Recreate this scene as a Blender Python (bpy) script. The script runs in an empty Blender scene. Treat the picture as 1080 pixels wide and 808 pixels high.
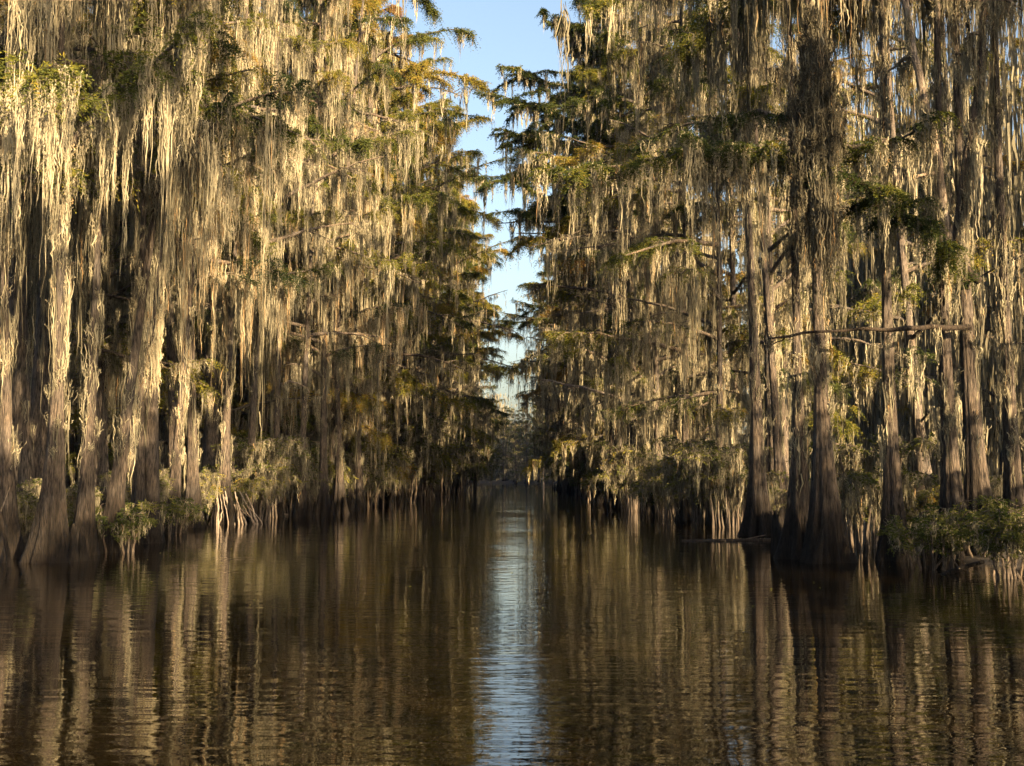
import bpy, math, random
import numpy as np
from mathutils import Vector

SEED = 11
rng = np.random.default_rng(SEED)
random.seed(SEED)
R = math.radians
C = bpy.context.scene.collection

# ------------------------------------------------------------------ camera
F_PX, CAM_H, HOR = 1300.0, 1.2, 502.0
VPX = 545.0
PITCH = math.atan((HOR - 404.0) / F_PX)
YAW = math.atan((VPX - 540.0) / F_PX)
cam_d = bpy.data.cameras.new('camera')
cam = bpy.data.objects.new('camera', cam_d)
C.objects.link(cam)
cam.location = (0, 0, CAM_H)
cam.rotation_euler = (R(90) + PITCH, 0, YAW)
cam_d.sensor_width = 36.0
cam_d.lens = F_PX / 1080.0 * 36.0
cam_d.clip_start = 0.1
cam_d.clip_end = 6000
bpy.context.scene.camera = cam


def at(px, D, z=None, py=None):
    """world point whose picture column is px at distance D (canal axis = +Y)"""
    x = (px - VPX) / F_PX * D
    if py is not None:
        z = CAM_H + (HOR - py) / F_PX * D
    return (x, D, 0.0 if z is None else z)


def dist(py):
    return CAM_H * F_PX / (py - HOR)


# ------------------------------------------------------------------ materials
def new_mat(name):
    m = bpy.data.materials.new(name)
    m.use_nodes = True
    nt = m.node_tree
    nt.nodes.clear()
    out = nt.nodes.new('ShaderNodeOutputMaterial')
    return m, nt, out


def N(nt, t, **kw):
    n = nt.nodes.new(t)
    for k, v in kw.items():
        if k.startswith('_'):
            setattr(n, k[1:], v)
        else:
            n.inputs[k.replace('__', ' ')].default_value = v
    return n


def ramp(nt, stops, interp='LINEAR'):
    n = nt.nodes.new('ShaderNodeValToRGB')
    n.color_ramp.interpolation = interp
    e = n.color_ramp.elements
    while len(e) > 1:
        e.remove(e[-1])
    e[0].position = stops[0][0]
    e[0].color = (*stops[0][1], 1)
    for p, c in stops[1:]:
        k = e.new(p)
        k.color = (*c, 1)
    return n


def leafy(name, stops, transl, objrand=0.0, tcol=(1, 1, 1)):
    m, nt, out = new_mat(name)
    L = nt.links.new
    a = N(nt, 'ShaderNodeAttribute', _attribute_name='tint')
    src = a.outputs['Fac']
    if objrand:
        oi = N(nt, 'ShaderNodeObjectInfo')
        s = N(nt, 'ShaderNodeMath', _operation='SUBTRACT')
        L(oi.outputs['Random'], s.inputs[0]); s.inputs[1].default_value = 0.5
        mm = N(nt, 'ShaderNodeMath', _operation='MULTIPLY_ADD')
        L(s.outputs[0], mm.inputs[0]); mm.inputs[1].default_value = objrand
        L(src, mm.inputs[2])
        src = mm.outputs[0]
    r = ramp(nt, stops)
    L(src, r.inputs[0])
    d = N(nt, 'ShaderNodeBsdfDiffuse', Roughness=0.8)
    t = N(nt, 'ShaderNodeBsdfTranslucent')
    mix = N(nt, 'ShaderNodeMixShader', Fac=transl)
    L(r.outputs[0], d.inputs['Color'])
    tm = N(nt, 'ShaderNodeMix', _data_type='RGBA', _blend_type='MULTIPLY')
    tm.inputs[0].default_value = 1.0
    tm.inputs[7].default_value = (*tcol, 1)
    L(r.outputs[0], tm.inputs[6])
    L(tm.outputs[2], t.inputs['Color'])
    L(d.outputs[0], mix.inputs[1]); L(t.outputs[0], mix.inputs[2])
    L(mix.outputs[0], out.inputs['Surface'])
    return m


M = {}
M['moss'] = leafy('spanish moss', [(0.0, (0.075, 0.068, 0.052)), (0.3, (0.19, 0.17, 0.115)), (0.6, (0.36, 0.325, 0.225)),
                                   (0.9, (0.42, 0.37, 0.255)), (1.0, (0.36, 0.24, 0.12))], 0.16, 0.15, (1, 0.97, 0.8))
M['leaf'] = leafy('cypress leaves', [(0.0, (0.040, 0.056, 0.024)), (0.35, (0.085, 0.10, 0.028)), (0.6, (0.20, 0.19, 0.035)),
                                     (0.8, (0.31, 0.225, 0.05)), (1.0, (0.25, 0.125, 0.045))], 0.42, 0.25, (1.1, 1.1, 0.7))
M['shrub'] = leafy('shrub leaves', [(0.0, (0.035, 0.055, 0.018)), (0.5, (0.105, 0.11, 0.033)), (0.85, (0.27, 0.24, 0.06)),
                                    (1.0, (0.42, 0.22, 0.05))], 0.4, 0.1, (1.1, 1.1, 0.7))
M['float'] = leafy('floating leaves', [(0.0, (0.16, 0.13, 0.05)), (0.5, (0.30, 0.32, 0.07)), (1.0, (0.45, 0.36, 0.14))], 0.1)


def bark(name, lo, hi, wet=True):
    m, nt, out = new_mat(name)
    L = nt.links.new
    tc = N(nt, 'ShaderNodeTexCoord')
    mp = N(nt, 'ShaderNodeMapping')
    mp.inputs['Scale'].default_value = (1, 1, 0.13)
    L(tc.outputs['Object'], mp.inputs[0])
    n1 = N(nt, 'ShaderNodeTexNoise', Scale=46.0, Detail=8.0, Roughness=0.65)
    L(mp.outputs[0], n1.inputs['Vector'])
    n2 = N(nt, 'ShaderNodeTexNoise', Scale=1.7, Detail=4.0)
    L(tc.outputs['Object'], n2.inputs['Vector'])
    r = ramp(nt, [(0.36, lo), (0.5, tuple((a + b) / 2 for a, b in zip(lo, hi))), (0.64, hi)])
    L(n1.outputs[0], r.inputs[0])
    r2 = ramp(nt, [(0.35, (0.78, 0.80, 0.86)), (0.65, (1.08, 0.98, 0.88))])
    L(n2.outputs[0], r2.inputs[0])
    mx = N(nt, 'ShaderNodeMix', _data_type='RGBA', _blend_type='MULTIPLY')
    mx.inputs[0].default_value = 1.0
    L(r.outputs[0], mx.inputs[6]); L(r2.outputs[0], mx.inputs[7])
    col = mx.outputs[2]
    if wet:   # wet stain rising from the waterline, with shade at the feet painted in
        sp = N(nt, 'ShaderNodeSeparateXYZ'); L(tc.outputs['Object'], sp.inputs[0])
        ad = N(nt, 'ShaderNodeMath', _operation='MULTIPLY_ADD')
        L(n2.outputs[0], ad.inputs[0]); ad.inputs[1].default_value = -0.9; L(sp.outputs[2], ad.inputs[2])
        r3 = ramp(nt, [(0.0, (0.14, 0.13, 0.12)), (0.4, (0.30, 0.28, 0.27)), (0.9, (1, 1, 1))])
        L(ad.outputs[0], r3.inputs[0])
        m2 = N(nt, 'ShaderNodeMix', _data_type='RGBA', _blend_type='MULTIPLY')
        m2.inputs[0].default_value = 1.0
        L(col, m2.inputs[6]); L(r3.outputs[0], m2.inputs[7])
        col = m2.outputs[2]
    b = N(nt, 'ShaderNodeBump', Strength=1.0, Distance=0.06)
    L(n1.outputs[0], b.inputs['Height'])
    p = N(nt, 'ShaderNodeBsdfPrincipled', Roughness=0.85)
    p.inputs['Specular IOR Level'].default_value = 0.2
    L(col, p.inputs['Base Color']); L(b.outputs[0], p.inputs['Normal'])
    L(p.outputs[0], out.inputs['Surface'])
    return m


M['bark'] = bark('cypress bark', (0.018, 0.016, 0.014), (0.185, 0.155, 0.125))
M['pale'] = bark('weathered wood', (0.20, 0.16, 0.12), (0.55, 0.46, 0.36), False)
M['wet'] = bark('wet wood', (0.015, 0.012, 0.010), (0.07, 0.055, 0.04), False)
M['twig'] = bark('limb bark', (0.05, 0.042, 0.034), (0.22, 0.18, 0.14), False)


def ground_mat():
    m, nt, out = new_mat('swamp mud and litter')
    L = nt.links.new
    tc = N(nt, 'ShaderNodeTexCoord')
    n1 = N(nt, 'ShaderNodeTexNoise', Scale=6.0, Detail=8.0, Roughness=0.7)
    L(tc.outputs['Object'], n1.inputs['Vector'])
    r = ramp(nt, [(0.3, (0.018, 0.014, 0.010)), (0.55, (0.05, 0.038, 0.024)), (0.75, (0.10, 0.07, 0.035))])
    L(n1.outputs[0], r.inputs[0])
    b = N(nt, 'ShaderNodeBump', Strength=0.8, Distance=0.06)
    L(n1.outputs[0], b.inputs['Height'])
    p = N(nt, 'ShaderNodeBsdfPrincipled', Roughness=0.9)
    L(r.outputs[0], p.inputs['Base Color']); L(b.outputs[0], p.inputs['Normal'])
    L(p.outputs[0], out.inputs['Surface'])
    return m


def water_mat():
    m, nt, out = new_mat('tannin water')
    L = nt.links.new
    tc = N(nt, 'ShaderNodeTexCoord')

    def layer(scale, sx, rot, amp, detail=2.0, rough=0.5):
        mp = N(nt, 'ShaderNodeMapping')
        mp.inputs['Scale'].default_value = (sx, 1.0, 1.0)
        mp.inputs['Rotation'].default_value = (0, 0, R(rot))
        L(tc.outputs['Object'], mp.inputs[0])
        n = N(nt, 'ShaderNodeTexNoise', Scale=scale, Detail=detail, Roughness=rough)
        L(mp.outputs[0], n.inputs['Vector'])
        mu = N(nt, 'ShaderNodeMath', _operation='MULTIPLY')
        L(n.outputs[0], mu.inputs[0]); mu.inputs[1].default_value = amp
        return mu.outputs[0]

    hs = [layer(0.8, 0.5, 4, 0.006), layer(3.2, 0.22, -5, 0.0072), layer(8.5, 0.22, 6, 0.0038)]
    # calm and rippled patches
    pn = N(nt, 'ShaderNodeTexNoise', Scale=0.22, Detail=2.0)
    L(tc.outputs['Object'], pn.inputs['Vector'])
    pr = ramp(nt, [(0.38, (0.45, 0.45, 0.45)), (0.62, (1.15, 1.15, 1.15))])
    L(pn.outputs[0], pr.inputs[0])
    s = N(nt, 'ShaderNodeMath', _operation='ADD'); L(hs[0], s.inputs[0]); L(hs[1], s.inputs[1])
    s2 = N(nt, 'ShaderNodeMath', _operation='ADD'); L(s.outputs[0], s2.inputs[0]); L(hs[2], s2.inputs[1])
    s3 = N(nt, 'ShaderNodeMath', _operation='MULTIPLY'); L(s2.outputs[0], s3.inputs[0]); L(pr.outputs[0], s3.inputs[1])
    b = N(nt, 'ShaderNodeBump', Strength=1.0, Distance=1.0)
    L(s3.outputs[0], b.inputs['Height'])
    p = N(nt, 'ShaderNodeBsdfPrincipled', Roughness=0.0, IOR=1.333)
    p.inputs['Base Color'].default_value = (0.007, 0.0046, 0.0014, 1)
    L(b.outputs[0], p.inputs['Normal'])
    L(p.outputs[0], out.inputs['Surface'])
    return m


M['mud'] = ground_mat()
M['water'] = water_mat()


# ------------------------------------------------------------------ mesh helpers
class Acc:
    """collects quads (verts, faces, tint) for one mesh"""
    def __init__(self):
        self.v, self.f, self.t, self.n = [], [], [], 0

    def add(self, v, f, t=0.5):
        v = np.asarray(v, dtype=np.float32).reshape(-1, 3)
        self.v.append(v)
        self.f.append(np.asarray(f, dtype=np.int64).reshape(-1, 4) + self.n)
        self.t.append(np.broadcast_to(np.asarray(t, dtype=np.float32), (len(v),)).copy())
        self.n += len(v)

    def mesh(self, name, mat, smooth=False):
        me = bpy.data.meshes.new(name)
        v = np.concatenate(self.v); f = np.concatenate(self.f); t = np.concatenate(self.t)
        me.vertices.add(len(v)); me.vertices.foreach_set('co', v.ravel())
        me.loops.add(f.size); me.loops.foreach_set('vertex_index', f.ravel().astype(np.int32))
        me.polygons.add(len(f))
        me.polygons.foreach_set('loop_start', (np.arange(len(f)) * 4).astype(np.int32))
        me.polygons.foreach_set('use_smooth', np.full(len(f), smooth))
        a = me.attributes.new('tint', 'FLOAT', 'POINT')
        a.data.foreach_set('value', t)
        me.materials.append(mat)
        me.update(calc_edges=True)
        return me

    def build(self, name, mat, parent=None, smooth=False):
        o = bpy.data.objects.new(name, self.mesh(name, mat, smooth))
        C.objects.link(o)
        if parent:
            o.parent = parent
        return o


def tube(acc, P, rad, sides=6, tint=0.5, flute=None):
    P = np.asarray(P, float); n = len(P)
    rad = np.broadcast_to(np.asarray(rad, float), (n,))
    T = np.gradient(P, axis=0); T /= np.linalg.norm(T, axis=1, keepdims=True) + 1e-9
    ref = np.array([0, 0, 1.0]) if abs(T[:, 2]).mean() < 0.8 else np.array([1.0, 0, 0])
    U = np.cross(T, ref); U /= np.linalg.norm(U, axis=1, keepdims=True) + 1e-9
    W = np.cross(T, U)
    a = np.linspace(0, 2 * np.pi, sides, endpoint=False)
    rr = rad[:, None] * np.ones((1, sides))
    if flute is not None:
        rr = rr * flute(np.arange(n), a)
    V = P[:, None] + rr[..., None] * (np.cos(a)[None, :, None] * U[:, None] + np.sin(a)[None, :, None] * W[:, None])
    i = np.arange(n - 1)[:, None] * sides; j = np.arange(sides)[None]
    k = (j + 1) % sides
    F = np.stack([i + j, i + k, i + sides + k, i + sides + j], -1).reshape(-1, 4)
    acc.add(V.reshape(-1, 3), F, tint)


def strands(acc, A, L, w, tint, S=6, pull=None, wob=0.03):
    """hanging moss ribbons: A anchors (n,3), L lengths, w widths; pull (n,2) sideways shift of the tips"""
    n = len(A)
    if n == 0:
        return
    t = np.linspace(0, 1, S + 1)[None, :]
    L = np.asarray(L)[:, None]
    x = rng.normal(0, 1, (n, S + 1, 2)).cumsum(1) * (wob * np.sqrt(np.minimum(L, 2)))[..., None] / np.sqrt(S)
    x += rng.normal(0, 0.011, x.shape) * np.minimum(1, np.asarray(w)[:, None, None] / 0.014)
    x[:, 0] = 0
    pos = np.empty((n, S + 1, 3))
    pos[..., :2] = A[:, None, :2] + x
    if pull is not None:
        pos[..., :2] += pull[:, None] * (t ** 0.8)[..., None]
    pos[..., 2] = A[:, 2:3] - L * t
    yaw = rng.uniform(0, np.pi, (n, 1)) + rng.normal(0, 0.5, (n, S + 1)).cumsum(1) * 0.5
    prof = (0.55 + 0.6 * np.sin(np.pi * np.clip(t * 0.9 + 0.12, 0, 1))) * (1 - t ** 3) + 0.05
    hw = 0.5 * np.asarray(w)[:, None] * prof * rng.uniform(0.35, 1.6, (n, S + 1))
    side = np.stack([np.cos(yaw), np.sin(yaw), rng.normal(0, .2, yaw.shape)], -1) * hw[..., None]
    V = np.stack([pos - side, pos + side], 2)          # n,S+1,2,3
    base = (np.arange(n)[:, None] * (S + 1) + np.arange(S)[None]) * 2
    F = np.stack([base, base + 1, base + 3, base + 2], -1).reshape(-1, 4)
    T = np.repeat(np.asarray(tint), (S + 1) * 2)
    acc.add(V.reshape(-1, 3), F, T)


def tufts(acc, A, Lt, k, w, S=6, spread=0.09, base_tint=None):
    """tufts of moss at anchors A: each a tapering bundle of k strands"""
    n = len(A)
    if n == 0:
        return
    A = np.asarray(A); Lt = np.asarray(Lt)
    off = rng.normal(0, spread, (n, k, 2))
    dist_ = np.linalg.norm(off, axis=2) / spread
    L = Lt[:, None] * np.clip(1.05 - 0.28 * dist_, 0.25, 1) * rng.uniform(0.45, 1.0, (n, k))
    P = np.repeat(A[:, None], k, 1).copy()
    P[..., :2] += off
    P[..., 2] += rng.uniform(-0.04, 0.05, (n, k))
    # most strands start part of the way down: festoon over festoon, many free ends
    st = np.where(rng.random((n, k)) < 0.68, rng.uniform(0, 0.78, (n, k)), 0)
    P[..., 2] -= L * st
    P[..., :2] -= 0.5 * off * st[..., None]
    L = np.where(st > 0, np.minimum(L * (1 - st), L * rng.uniform(0.12, 0.42, (n, k)) + 0.06), L)
    tb = rng.uniform(0.2, 0.85, n) if base_tint is None else base_tint
    tint = np.clip(tb[:, None] + rng.normal(0, 0.13, (n, k)), 0, 0.93)
    brown = rng.random((n, k)) < 0.03
    tint[brown] = 1.0
    ww = w * rng.uniform(0.5, 1.3, (n, k))
    strands(acc, P.reshape(-1, 3), L.ravel(), ww.ravel(), tint.ravel(), S, pull=(-0.55 * off).reshape(-1, 2))


def sprays(acc, B, D, L, tint, K=12, ll=0.075, lw=0.026, droop=0.5):
    """feathery cypress sprays: base B, direction D, length L, K leaflets each"""
    n = len(B)
    if n == 0:
        return
    t = (np.arange(K) + 0.5) / K
    t = np.clip(t[None] + rng.normal(0, 0.03, (n, K)), 0, 1.05)
    D = D / (np.linalg.norm(D, axis=1, keepdims=True) + 1e-9)
    H = np.cross(D, np.array([0, 0, 1.0])); H /= np.linalg.norm(H, axis=1, keepdims=True) + 1e-9
    L = np.asarray(L)[:, None]
    P = B[:, None] + D[:, None] * (L * t)[..., None]
    P[..., 2] -= droop * L * t ** 2
    sgn = np.where(np.arange(K) % 2 == 0, 1.0, -1.0)[None] * np.ones((n, 1))
    sgn = sgn * rng.uniform(0.5, 1.1, (n, K))
    ld = D[:, None] * 0.7 + H[:, None] * sgn[..., None] + rng.normal(0, 0.35, (n, K, 3))
    ld[..., 2] -= 0.25
    ld /= np.linalg.norm(ld, axis=2, keepdims=True)
    lL = ll * rng.uniform(0.6, 1.4, (n, K)) * (1.15 - 0.5 * t)
    up = rng.normal(0, 1, (n, K, 3)); sd = np.cross(ld, up); sd /= np.linalg.norm(sd, axis=2, keepdims=True) + 1e-9
    w = lw * rng.uniform(0.6, 1.3, (n, K))
    tip = P + ld * lL[..., None]; mid = P + ld * (lL * 0.45)[..., None]
    V = np.stack([P, mid + sd * (w / 2)[..., None], tip, mid - sd * (w / 2)[..., None]], 2)
    F = np.arange(n * K * 4).reshape(-1, 4)
    T = np.clip(np.asarray(tint)[:, None] + rng.normal(0, 0.06, (n, K)), 0, 1)
    acc.add(V.reshape(-1, 3), F, np.repeat(T.ravel(), 4))


# ------------------------------------------------------------------ objects
def empty(name, loc=(0, 0, 0), rz=0.0, s=1.0):
    o = bpy.data.objects.new(name, None)
    o.empty_display_size = 0.3
    C.objects.link(o)
    o.location = loc; o.rotation_euler = (0, 0, rz); o.scale = (s, s, s)
    return o


def tag(o, label=None, cat=None, group=None, kind=None):
    if label: o['label'] = label
    if cat: o['category'] = cat
    if group: o['group'] = group
    if kind: o['kind'] = kind
    return o


def copy_tree(o, parent=None):
    c = o.copy(); C.objects.link(c); c.parent = parent
    for k in ('label', 'category', 'group'):
        if parent is None and k in c:
            del c[k]
    for ch in o.children:
        copy_tree(ch, c)
    return c


def trunk_path(H, lean=(0, 0), bend=0.25, n=34):
    z = H * np.linspace(0, 1, n) ** 1.6
    t = z / H
    ph = rng.uniform(0, 6.28, 2)
    x = lean[0] * z + bend * np.sin(t * 3.4 + ph[0]) - bend * np.sin(ph[0])
    y = lean[1] * z + bend * np.sin(t * 2.9 + ph[1]) - bend * np.sin(ph[1])
    return np.stack([x, y, z - 0.5], 1)


def trunk(acc, P, r0, flare, fh=0.9, sides=30, k=None, top=0.12):
    H = P[-1, 2]
    k = k or int(rng.integers(6, 10))
    z = P[:, 2]
    t = np.clip(z / H, 0, 1)
    rad = r0 * (1 - (1 - top) * t ** 0.85) + flare * np.exp(-np.clip(z, -0.5, None) / fh)
    amp = 0.06 + 0.42 * np.exp(-np.clip(z, -0.5, None) / (fh * 1.3))
    ph = rng.uniform(0, 6.28); ph2 = rng.uniform(0, 6.28, 3)
    twist = rng.uniform(-0.2, 0.2)

    def fl(i, a):
        aa = a[None] + twist * z[i][:, None]
        g = np.abs(np.sin(0.5 * k * aa + ph)) ** 0.7 * 2 - 1.2
        g2 = 0.35 * np.sin(aa * 3 + ph2[0]) + 0.25 * np.sin(aa * 2 + ph2[1] + z[i][:, None] * 0.8)
        g3 = 0.06 * np.sin(aa * 13 + ph2[2])
        return 1 + amp[i][:, None] * (g + g2) + g3
    tube(acc, P, rad, sides, 0.5, fl)
    return rad


def path_at(P, z):
    i = np.clip(np.searchsorted(P[:, 2], z), 1, len(P) - 1)
    f = (z - P[i - 1, 2]) / (P[i, 2] - P[i - 1, 2])
    return P[i - 1] * (1 - f) + P[i] * f


def limb_geo(acc, p0, az, L, r, rise=0.35, sag=0.25, twigs=5, sides=6, tn=9, zig=0.06):
    """one limb with its twigs; returns anchor points (pos, dir, t along)"""
    t = np.linspace(0, 1, tn)
    d = np.array([math.cos(az), math.sin(az), 0])
    P = p0 + d * (L * t)[:, None]
    P[:, 2] += L * (rise * t - sag * t ** 2)
    j = rng.normal(0, zig * L / 3, (tn, 3)).cumsum(0) * 0.35
    j[0] = 0
    P += j
    tube(acc, P, r * (1 - 0.85 * t) + 0.004, sides)
    lines = [(P, 0.0)]
    for q in range(twigs):
        s = rng.uniform(0.18, 0.97)
        i = s * (tn - 1); a = int(i); f = i - a
        b = P[a] * (1 - f) + P[min(a + 1, tn - 1)] * f
        az2 = az + rng.choice([-1, 1]) * rng.uniform(0.4, 1.3)
        l2 = L * rng.uniform(0.18, 0.42) * (1.15 - 0.6 * s)
        m = 5
        tt = np.linspace(0, 1, m)
        Q = b + np.array([math.cos(az2), math.sin(az2), 0]) * (l2 * tt)[:, None]
        Q[:, 2] += l2 * (rng.uniform(-0.15, 0.5) * tt - 0.3 * tt ** 2)
        Q[1:] += rng.normal(0, 0.03, (m - 1, 3))
        tube(acc, Q, r * 0.4 * (1 - s * 0.5) * (1 - 0.8 * tt) + 0.003, 4)
        lines.append((Q, s))
    return lines


def sample_lines(lines, step):
    pts, dirs, ts = [], [], []
    for P, s in lines:
        seg = np.diff(P, axis=0); l = np.linalg.norm(seg, axis=1); cl = np.r_[0, l.cumsum()]
        n = max(2, int(cl[-1] / step))
        u = np.sort(rng.uniform(0, cl[-1], n))
        i = np.clip(np.searchsorted(cl, u) - 1, 0, len(seg) - 1)
        f = (u - cl[i]) / (l[i] + 1e-9)
        pts.append(P[i] + seg[i] * f[:, None]); dirs.append(seg[i] / (l[i][:, None] + 1e-9))
        ts.append(np.clip(s + u / cl[-1] * (1 - s), 0, 1))
    return np.concatenate(pts), np.concatenate(dirs), np.concatenate(ts)


def make_tree(H=22, r0=0.22, flare=0.35, crown=4.2, nl=26, z0=2.6, lean=(0, 0), moss=1.0, leaf=1.0,
              lod=0, knees=4, limb_dirs=None, mlen=1.0, bend=0.25, fh=0.9, zmax_parts=14, hue=0.35, mfall=0.7):
    """one bald cypress: Empty > trunk, limb..., crown, spanish_moss, knee..."""
    root = empty('cypress_tree')
    ta = Acc(); P = trunk_path(H, lean, bend)
    rad = trunk(ta, P, r0, flare, fh, 30 if lod == 0 else 14)
    ms, lf = Acc(), Acc()
    zs = z0 + (H * 0.985 - z0) * (np.arange(nl) + rng.uniform(0, 0.8, nl)) / nl
    wid = [1.0, 1.5, 2.6][lod]
    mw = [0.0125, 0.022, 0.042][lod]
    kst = [34, 18, 10][lod]
    for i, z in enumerate(zs):
        h = z / H
        prof = (0.55 + 0.45 * min(1, h / 0.25)) * (1 - 0.78 * max(0, (h - 0.45) / 0.55) ** 1.3)
        L = crown * prof * rng.uniform(0.55, 1.12)
        az = rng.uniform(0, 2 * np.pi) if limb_dirs is None else limb_dirs(i)
        own = lod == 0 and z < zmax_parts
        la = Acc() if own else ta
        lines = limb_geo(la, path_at(P, z), az, L, 0.028 + 0.010 * L, rise=rng.uniform(-0.05, 0.8), sag=rng.uniform(0.15, 0.4),
                         twigs=[7, 6, 4][lod], sides=6 if lod == 0 else 4)
        if own:
            la.build('limb', M['twig'], root, True)
        # moss
        dens = moss * (rng.uniform(0.03, 0.25) if rng.random() < 0.22 else rng.uniform(0.55, 1.5)) * (1 - (0.0 if lod == 0 else mfall) * np.clip((h - 0.32) / 0.4, 0, 1))
        pts, dr, ts = sample_lines(lines, [0.26, 0.28, 0.36][lod] / max(dens, 0.05))
        Lt = mlen * rng.gamma(1.9, 0.6, len(pts)) * rng.uniform(0.45, 1.5)
        Lt = np.clip(Lt, 0.15, np.maximum(pts[:, 2] - 0.35, 0.2))
        tb = np.clip(rng.uniform(0.2, 0.8) + rng.normal(0, 0.2, len(pts)), 0.0, 0.9)
        tufts(ms, pts, Lt, kst, mw, S=[8, 5, 4][lod], spread=[0.06, 0.075, 0.11][lod], base_tint=tb)
        # leaves near limb tips and more of them up in the crown
        lfam = leaf * (0.5 + 1.1 * h) * (rng.random() < 0.45 + 0.6 * h) * rng.uniform(0.4, 1.5)
        if lfam > 0.05:
            pts, dr, ts = sample_lines(lines, [0.05, 0.07, 0.11][lod] / lfam)
            keep = rng.random(len(pts)) < 0.15 + 0.95 * ts
            pts, dr = pts[keep], dr[keep]
            D = dr + rng.normal(0, 0.65, dr.shape); D[:, 2] = D[:, 2] * 0.75 + 0.05
            tint = np.clip(hue + rng.normal(0, 0.17) + (0.25 if rng.random() < 0.10 else 0) + rng.normal(0, 0.10, len(pts)), 0, 1)
            sprays(lf, pts, D, rng.uniform(0.18, 0.42, len(pts)) * [1, 1.1, 1.3][lod], tint, K=[16, 14, 9][lod],
                   ll=[0.065, 0.085, 0.15][lod], lw=[0.018, 0.027, 0.05][lod], droop=0.75)
    # moss clinging to the trunk and its stubs
    n = int([75, 40, 30][lod] * moss)
    z = rng.uniform(1.6, H * 0.8, n) ** 1.0
    a = rng.uniform(0, 2 * np.pi, n)
    pp = np.array([path_at(P, q) for q in z])
    rr = np.interp(z, P[:, 2], rad) * rng.uniform(0.95, 1.25, n) + 0.03
    A = pp + np.stack([np.cos(a) * rr, np.sin(a) * rr, 0 * a], 1)
    tufts(ms, A, np.clip(rng.gamma(2.2, 0.35, n), 0.2, z - 0.5), max(4, kst // 2), mw, S=5, spread=0.05)
    ta.build('trunk', M['bark'], root, True)
    lf.build('crown', M['leaf'], root)
    ms.build('spanish_moss', M['moss'], root)
    for q in range(knees):
        ka = Acc()
        a = rng.uniform(0, 6.28); d = (r0 + flare) * rng.uniform(1.2, 2.6)
        h = rng.uniform(0.25, 0.8); ll = rng.normal(0, 0.05, 2)
        zz = np.linspace(0, 1, 8)
        kp = np.stack([math.cos(a) * d + ll[0] * zz, math.sin(a) * d + ll[1] * zz, -0.3 + (h + 0.3) * zz], 1)
        rk = h * 0.16 * (1 - zz) ** 0.6 + 0.012
        tube(ka, kp, rk, 10, 0.5, lambda i, a_: 1 + 0.18 * np.sin(4 * a_[None] + 1.3 * i[:, None] * 0.2))
        ka.build('knee', M['bark'], root, True)
    return root


def make_shrub(w=1.2, h=1.4, stems=14, leaf=1.0, moss=0.6, hue=0.4, lod=0, name='waterside_shrub', overhang=(0, 0)):
    root = empty(name)
    sa, lf, ms = Acc(), Acc(), Acc()
    for i in range(stems):
        a = rng.uniform(0, 6.28); r = rng.uniform(0.0, 0.35) * w
        b = np.array([math.cos(a) * r, math.sin(a) * r, -0.25])
        t = np.linspace(0, 1, 8)
        hh = h * rng.uniform(0.6, 1.1)
        out = np.array([math.cos(a), math.sin(a)]) * w * rng.uniform(0.2, 0.75) + np.array(overhang) * rng.uniform(0.3, 1)
        P = np.stack([b[0] + out[0] * t ** 1.6, b[1] + out[1] * t ** 1.6, b[2] + (hh + 0.25) * np.sin(t * 1.9) / math.sin(1.6)], 1)
        P[1:] += rng.normal(0, 0.03, (7, 3))
        tube(sa, P, 0.022 * (1 - 0.8 * t) + 0.003, 5)
        lines = [(P[2:], 0.2)]
        for q in range(5):
            k = rng.integers(3, 8); az = rng.uniform(0, 6.28); l = rng.uniform(0.2, 0.5) * w
            tt = np.linspace(0, 1, 5)
            Q = P[k] + np.stack([math.cos(az) * l * tt, math.sin(az) * l * tt, l * (0.5 * tt - 0.6 * tt ** 2)], 1)
            Q[1:] += rng.normal(0, 0.02, (4, 3))
            tube(sa, Q, 0.008 * (1 - 0.7 * tt) + 0.002, 4)
            lines.append((Q, 0.5))
        pts, dr, ts = sample_lines(lines, 0.03 / max(leaf, 0.05))
        k = rng.random(len(pts)) < 0.3 + 0.7 * ts
        pts, dr = pts[k], dr[k]
        D = dr + rng.normal(0, 0.8, dr.shape); D[:, 2] = D[:, 2] * 0.5 + 0.1
        sprays(lf, pts, D, rng.uniform(0.08, 0.2, len(pts)), np.clip(hue + rng.normal(0, 0.12) + rng.normal(0, 0.1, len(pts)), 0, 1),
               K=6, ll=0.075, lw=0.03)
        if moss > 0:
            pts, dr, ts = sample_lines(lines, 0.07 / moss)
            tufts(ms, pts, np.clip(rng.gamma(2.2, 0.16, len(pts)), 0.08, np.maximum(pts[:, 2] - 0.05, 0.1)), 11, 0.010, S=5, spread=0.05,
                  base_tint=rng.uniform(0.08, 0.55, len(pts)))
    sa.build('stem', M['twig'], root, True)
    if leaf > 0: lf.build('foliage', M['shrub'], root)
    if ms.n: ms.build('spanish_moss', M['moss'], root)
    return root


# ------------------------------------------------------------------ ground, water
def edge(y, side):
    """x of the bank at distance y"""
    wob = 0.15 * np.sin(y * 0.21 + side) + 0.12 * np.sin(y * 0.083 + 2 * side)
    if side < 0:
        return np.interp(y, [0, 16, 24, 33, 38, 52, 87, 120, 160, 205], [-6.6, -6.7, -7.1, -7.8, -6.9, -5.9, -5.2, -5.6, -7.0, -9.5]) + wob
    return np.interp(y, [0, 13, 17, 25, 38, 56, 100, 125, 160, 205], [5.6, 5.1, 4.5, 4.8, 4.4, 4.2, 4.1, 4.6, 6.5, 9.5]) + wob


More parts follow.
